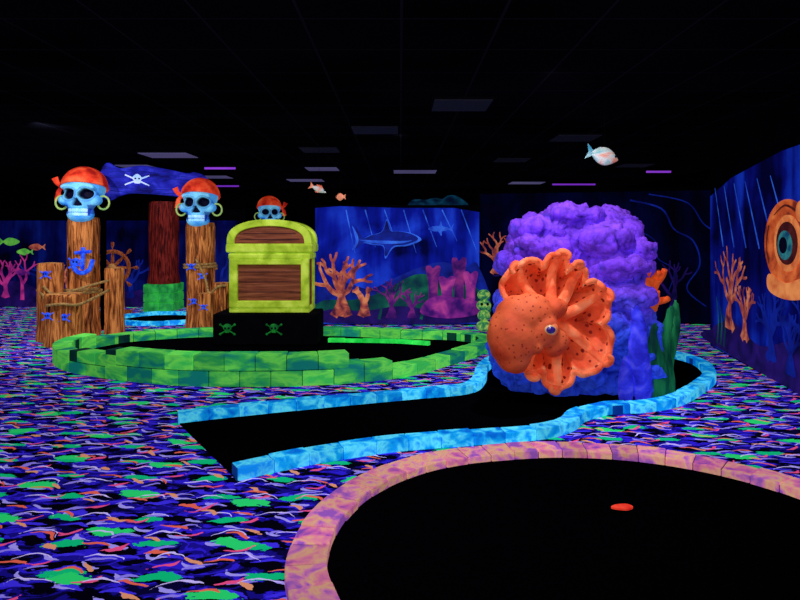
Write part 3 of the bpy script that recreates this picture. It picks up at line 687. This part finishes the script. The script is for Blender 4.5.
fuse('mantle_and_head',[((.93,4.98,.66),(.21,.21,.25)),((.99,5.02,.80),(.2,.2,.2)),((1.10,5.02,.86),(.18,.17,.16)),((1.17,5.0,.72),(.15,.16,.16)),((1.20,4.93,.76),(.09,.09,.085)),((.94,4.98,.5),(.15,.16,.15)),((1.28,5.08,.88),(.14,.12,.1)),((1.3,5.08,.6),(.13,.12,.14)),((1.12,4.93,.58),(.06,.08,.06))],.016,8,octf,m_oct2,g)
ec=Vector((1.215,4.865,.735))
ell('eye_lid',ec+Vector((0,.02,0)),(.075,.05,.062),m_arm,g,3)
ell('eye_ball',ec,(.054,.048,.045),paint('octopus_eye',[rgb(190,140,80),rgb(225,190,130)],14,.2,0,spec=.6,rough=.3),g,3)
ell('eye_pupil',ec-Vector((0,.030,0)),(.038,.024,.03),paint('eye_pupil_purple',[rgb(20,10,70),rgb(60,40,150)],20,.2,0,spec=.7,rough=.2),g,3)
# seaweed beside the rock
g=empty('green_seaweed',(2.55,5.55,0)); m_weed=paint('seaweed_green',[rgb(5,55,45),rgb(15,100,60),rgb(35,140,75)],6,.2,.3,stretch=(2,2,.5))
def blade(name,x,y,h,w,lean,mat,parent,ph=0):
    pts=[(x+lean*q*h+.035*math.sin(q*6+ph),y,.012+h*q) for q in [i/6 for i in range(7)]]
    return tube(name,pts,lambda q:w*(.45+.9*math.sin(min(1,q*1.05+.12)*math.pi)**.7*.6)*(1 if q<.97 else .4),mat,parent,12,False,6,.35)
blade('blade_1',2.31,5.37,.70,.075,-.02,m_weed,g); blade('blade_2',2.42,5.49,.84,.08,.04,m_weed,g,1.5); blade('blade_3',2.52,5.60,.88,.06,.04,m_weed,g,3); blade('blade_4',2.38,5.41,.45,.06,-.05,m_weed,g,2)
# ---------------------------------------------------------------- totem
g=empty('glowing_totem',(1.3,9.3,0))
m_tot=paint('totem_paint',[rgb(10,80,90),rgb(80,170,80),rgb(200,225,110)],18,.35,.5)
for i,(rr,z,h) in enumerate([(.12,.08,.16),(.10,.24,.16),(.115,.4,.16),(.10,.56,.16)]): ell('drum_%d'%i,(1.3,9.3,z+.01),(rr,rr,h*.56),m_tot,g,3)
for q in(-1,1): ell('totem_eye_%d'%(q+1),(1.3+q*.045,9.20,.44),(.022,.02,.025),m_dark,g,2)
# ---------------------------------------------------------------- hanging fish
def fish(name,c,L,mat,fmat,rotz=0,tilt=0,ratio=.42):
    g=empty(name,c); R=Matrix.Translation(c)@Matrix.Rotation(rotz,4,'Z')@Matrix.Rotation(tilt,4,'Y')
    bm=bmesh.new(); bmesh.ops.create_icosphere(bm,subdivisions=4,radius=1)
    for v in bm.verts:
        x,y,z=v.co; t_=(x+1)/2; w=(.25+.75*math.sin(math.pi*min(1,(t_*.9+.08)))**.8)
        v.co=R@Vector((x*L*.42,y*L*.16*w,z*L*ratio*.5*w))
    me=bpy.data.meshes.new('body'); bm.to_mesh(me); bm.free(); me.materials.append(mat)
    for p in me.polygons: p.use_smooth=True
    link(bpy.data.objects.new('body',me),g)
    def fin(n,pts,th=.012):
        P=[Vector((a*L,0,b*L)) for a,b in pts]; k=len(P)
        V=[R@(p+Vector((0,-th/2,0))) for p in P]+[R@(p+Vector((0,th/2,0))) for p in P]
        mesh(n,V,[tuple(range(k)),tuple(range(2*k-1,k-1,-1))]+[(i,(i+1)%k,k+(i+1)%k,k+i) for i in range(k)],fmat,g)
    fin('tail_fin',[(-.34,.05),(-.56,.20),(-.49,0),(-.56,-.20),(-.34,-.05)])
    fin('dorsal_fin',[(-.2,.1),(-.22,.2),(.05,.24),(.18,.14)]); fin('belly_fin',[(-.1,-.12),(-.16,-.22),(.06,-.17)])
    for s in(-1,1): ell('eye_%d'%(s+1),R@Vector((.27*L,s*.1*L,.05*L)),(.035*L,.03*L,.035*L),m_dark,g,2)
    tube('hanging_wire',[(c[0],c[1],c[2]+ratio*.4*L),(c[0],c[1],H)],.0015,m_black,g,6)
m_fw=paint('fish_white_teal',[rgb(110,175,170),rgb(200,205,195),rgb(220,140,115)],7,.35,.1,stretch=(1,1,2))
m_ff=paint('fish_fin',[rgb(60,140,160),rgb(160,200,195)],9,.3,.1)
fish('hanging_fish',(2.08,6.1,2.30),.38,m_fw,m_ff,.25,.22,.48)
m_fo=paint('fish_orange',[rgb(200,80,50),rgb(240,160,120)],9,.35,.1)
fish('hanging_fish',(-.82,8.2,2.02),.17,m_fo,m_fo,2.6,0,.6)
fish('hanging_fish',(-1.12,8.3,2.13),.26,m_fw,m_fo,.3,.4,.3)
m_fr=vpaint('teal_rock',.25,.6,9,var=.6)
def tf(p,n):
    q=p+n*(.06*mn.noise(p*4)); q.z=max(q.z,0); return q,lerp(rgb(6,30,70),rgb(30,120,160),.4+1.0*mn.noise(p*6))
fuse('coral_rock',[((.75,12.7,.9),(.75,.5,.9)),((.40,12.6,1.75),(.4,.4,.52)),((.75,12.6,1.85),(.5,.4,.40)),((1.10,12.5,1.82),(.40,.4,.5)),((.75,12.5,.4),(.8,.6,.6)),((.1,12.6,1.3),(.25,.3,.4))],.05,1,tf,m_fr)
# ---------------------------------------------------------------- ceiling fixtures
m_pan=paint('dim_light_panel',[rgb(60,56,88),rgb(76,72,108)],.5,.9,0)
m_pan2=paint('dark_light_panel',[rgb(12,12,22),rgb(15,15,26)],.5,.5,0)
m_uv=paint('violet_tube',[rgb(110,40,180),rgb(140,60,205)],.5,.9,0)
def panel(x,y,w,l,mat,nm='ceiling_light_panel'):
    g=empty(nm,(x,y,H)); box('frame',(x,y,H-.012),(w+.04,l+.04,.02),m_black,g,0); box('diffuser',(x,y,H-.026),(w,l,.012),mat,g,0)
for x,y,w in((-3.7,9.6,.75),(-4.15,13.2,.8),(.3,12.1,.85),(-1.5,11.6,.6),(3.1,14.7,.8),(-4.9,11.2,.6),(-2.2,14.0,.8)): panel(x,y,w,.55,m_pan)
for x,y in((.6,5.9),(-.3,7.3),(2.3,7.9),(-1.2,9.0),(1.9,10.2),(-6.6,8.4),(4.3,11)): panel(x,y,.55,.5,m_pan2)
def uvtube(x,y,w):
    g=empty('blacklight_fixture',(x,y,H)); box('housing',(x,y,H-.03),(w,.12,.06),m_black,g,.005)
    tube('lamp_tube',[(x-w*.47,y,H-.075),(x+w*.47,y,H-.075)],.022,m_uv,g,8)
uvtube(4.2,14.5,1.1); uvtube(5.0,11.6,.5); uvtube(-4.5,15.0,1.0); uvtube(-3.3,11.0,.6)
# ---------------------------------------------------------------- lights
def area(name,loc,target,sx,sy_,e,col=(.84,.80,1)):
    l=bpy.data.lights.new(name,'AREA'); l.shape='RECTANGLE'; l.size=sx; l.size_y=sy_; l.energy=e; l.color=col
    o=bpy.data.objects.new(name,l); o.location=loc; o.rotation_euler=(Vector(target)-Vector(loc)).to_track_quat('-Z','Y').to_euler(); S.collection.objects.link(o)
def spot(name,loc,target,e,ang=120,col=(.84,.80,1)):
    l=bpy.data.lights.new(name,'SPOT'); l.spot_size=math.radians(ang); l.spot_blend=.8; l.energy=e; l.color=col; l.shadow_soft_size=.02
    o=bpy.data.objects.new(name,l); o.location=loc; o.rotation_euler=(Vector(target)-Vector(loc)).to_track_quat('-Z','Y').to_euler(); S.collection.objects.link(o)
area('blacklight_area',(-.6,2.2,2.72),(-.6,6.5,.6),1.6,.3,50)
area('blacklight_area',(1.0,2.4,2.72),(1.4,6,.8),1.2,.3,26)
spot('blacklight_spot',(1.1,4.5,2.75),(1.7,6.0,1.0),140)
spot('blacklight_spot',(-1.8,6.2,2.75),(-1.9,8,.5),130)
spot('blacklight_spot',(-4.2,6.8,2.75),(-4.3,9,1.0),190)
spot('blacklight_spot',(-4.3,10.6,2.75),(-4.6,12,.5),50)
spot('blacklight_spot',(0,7.6,2.75),(0,10,.8),45)
w=bpy.data.worlds.new('dark_world'); S.world=w; w.use_nodes=True
w.node_tree.nodes['Background'].inputs[0].default_value=(.02,.015,.05,1); w.node_tree.nodes['Background'].inputs[1].default_value=.3
# ---------------------------------------------------------------- camera
c=bpy.data.cameras.new('camera'); co=bpy.data.objects.new('camera',c); S.collection.objects.link(co)
co.location=(0,0,1.5); co.rotation_euler=(math.pi/2,0,0); c.sensor_width=36; c.lens=27; c.shift_y=-65/800; c.clip_end=60
S.camera=co
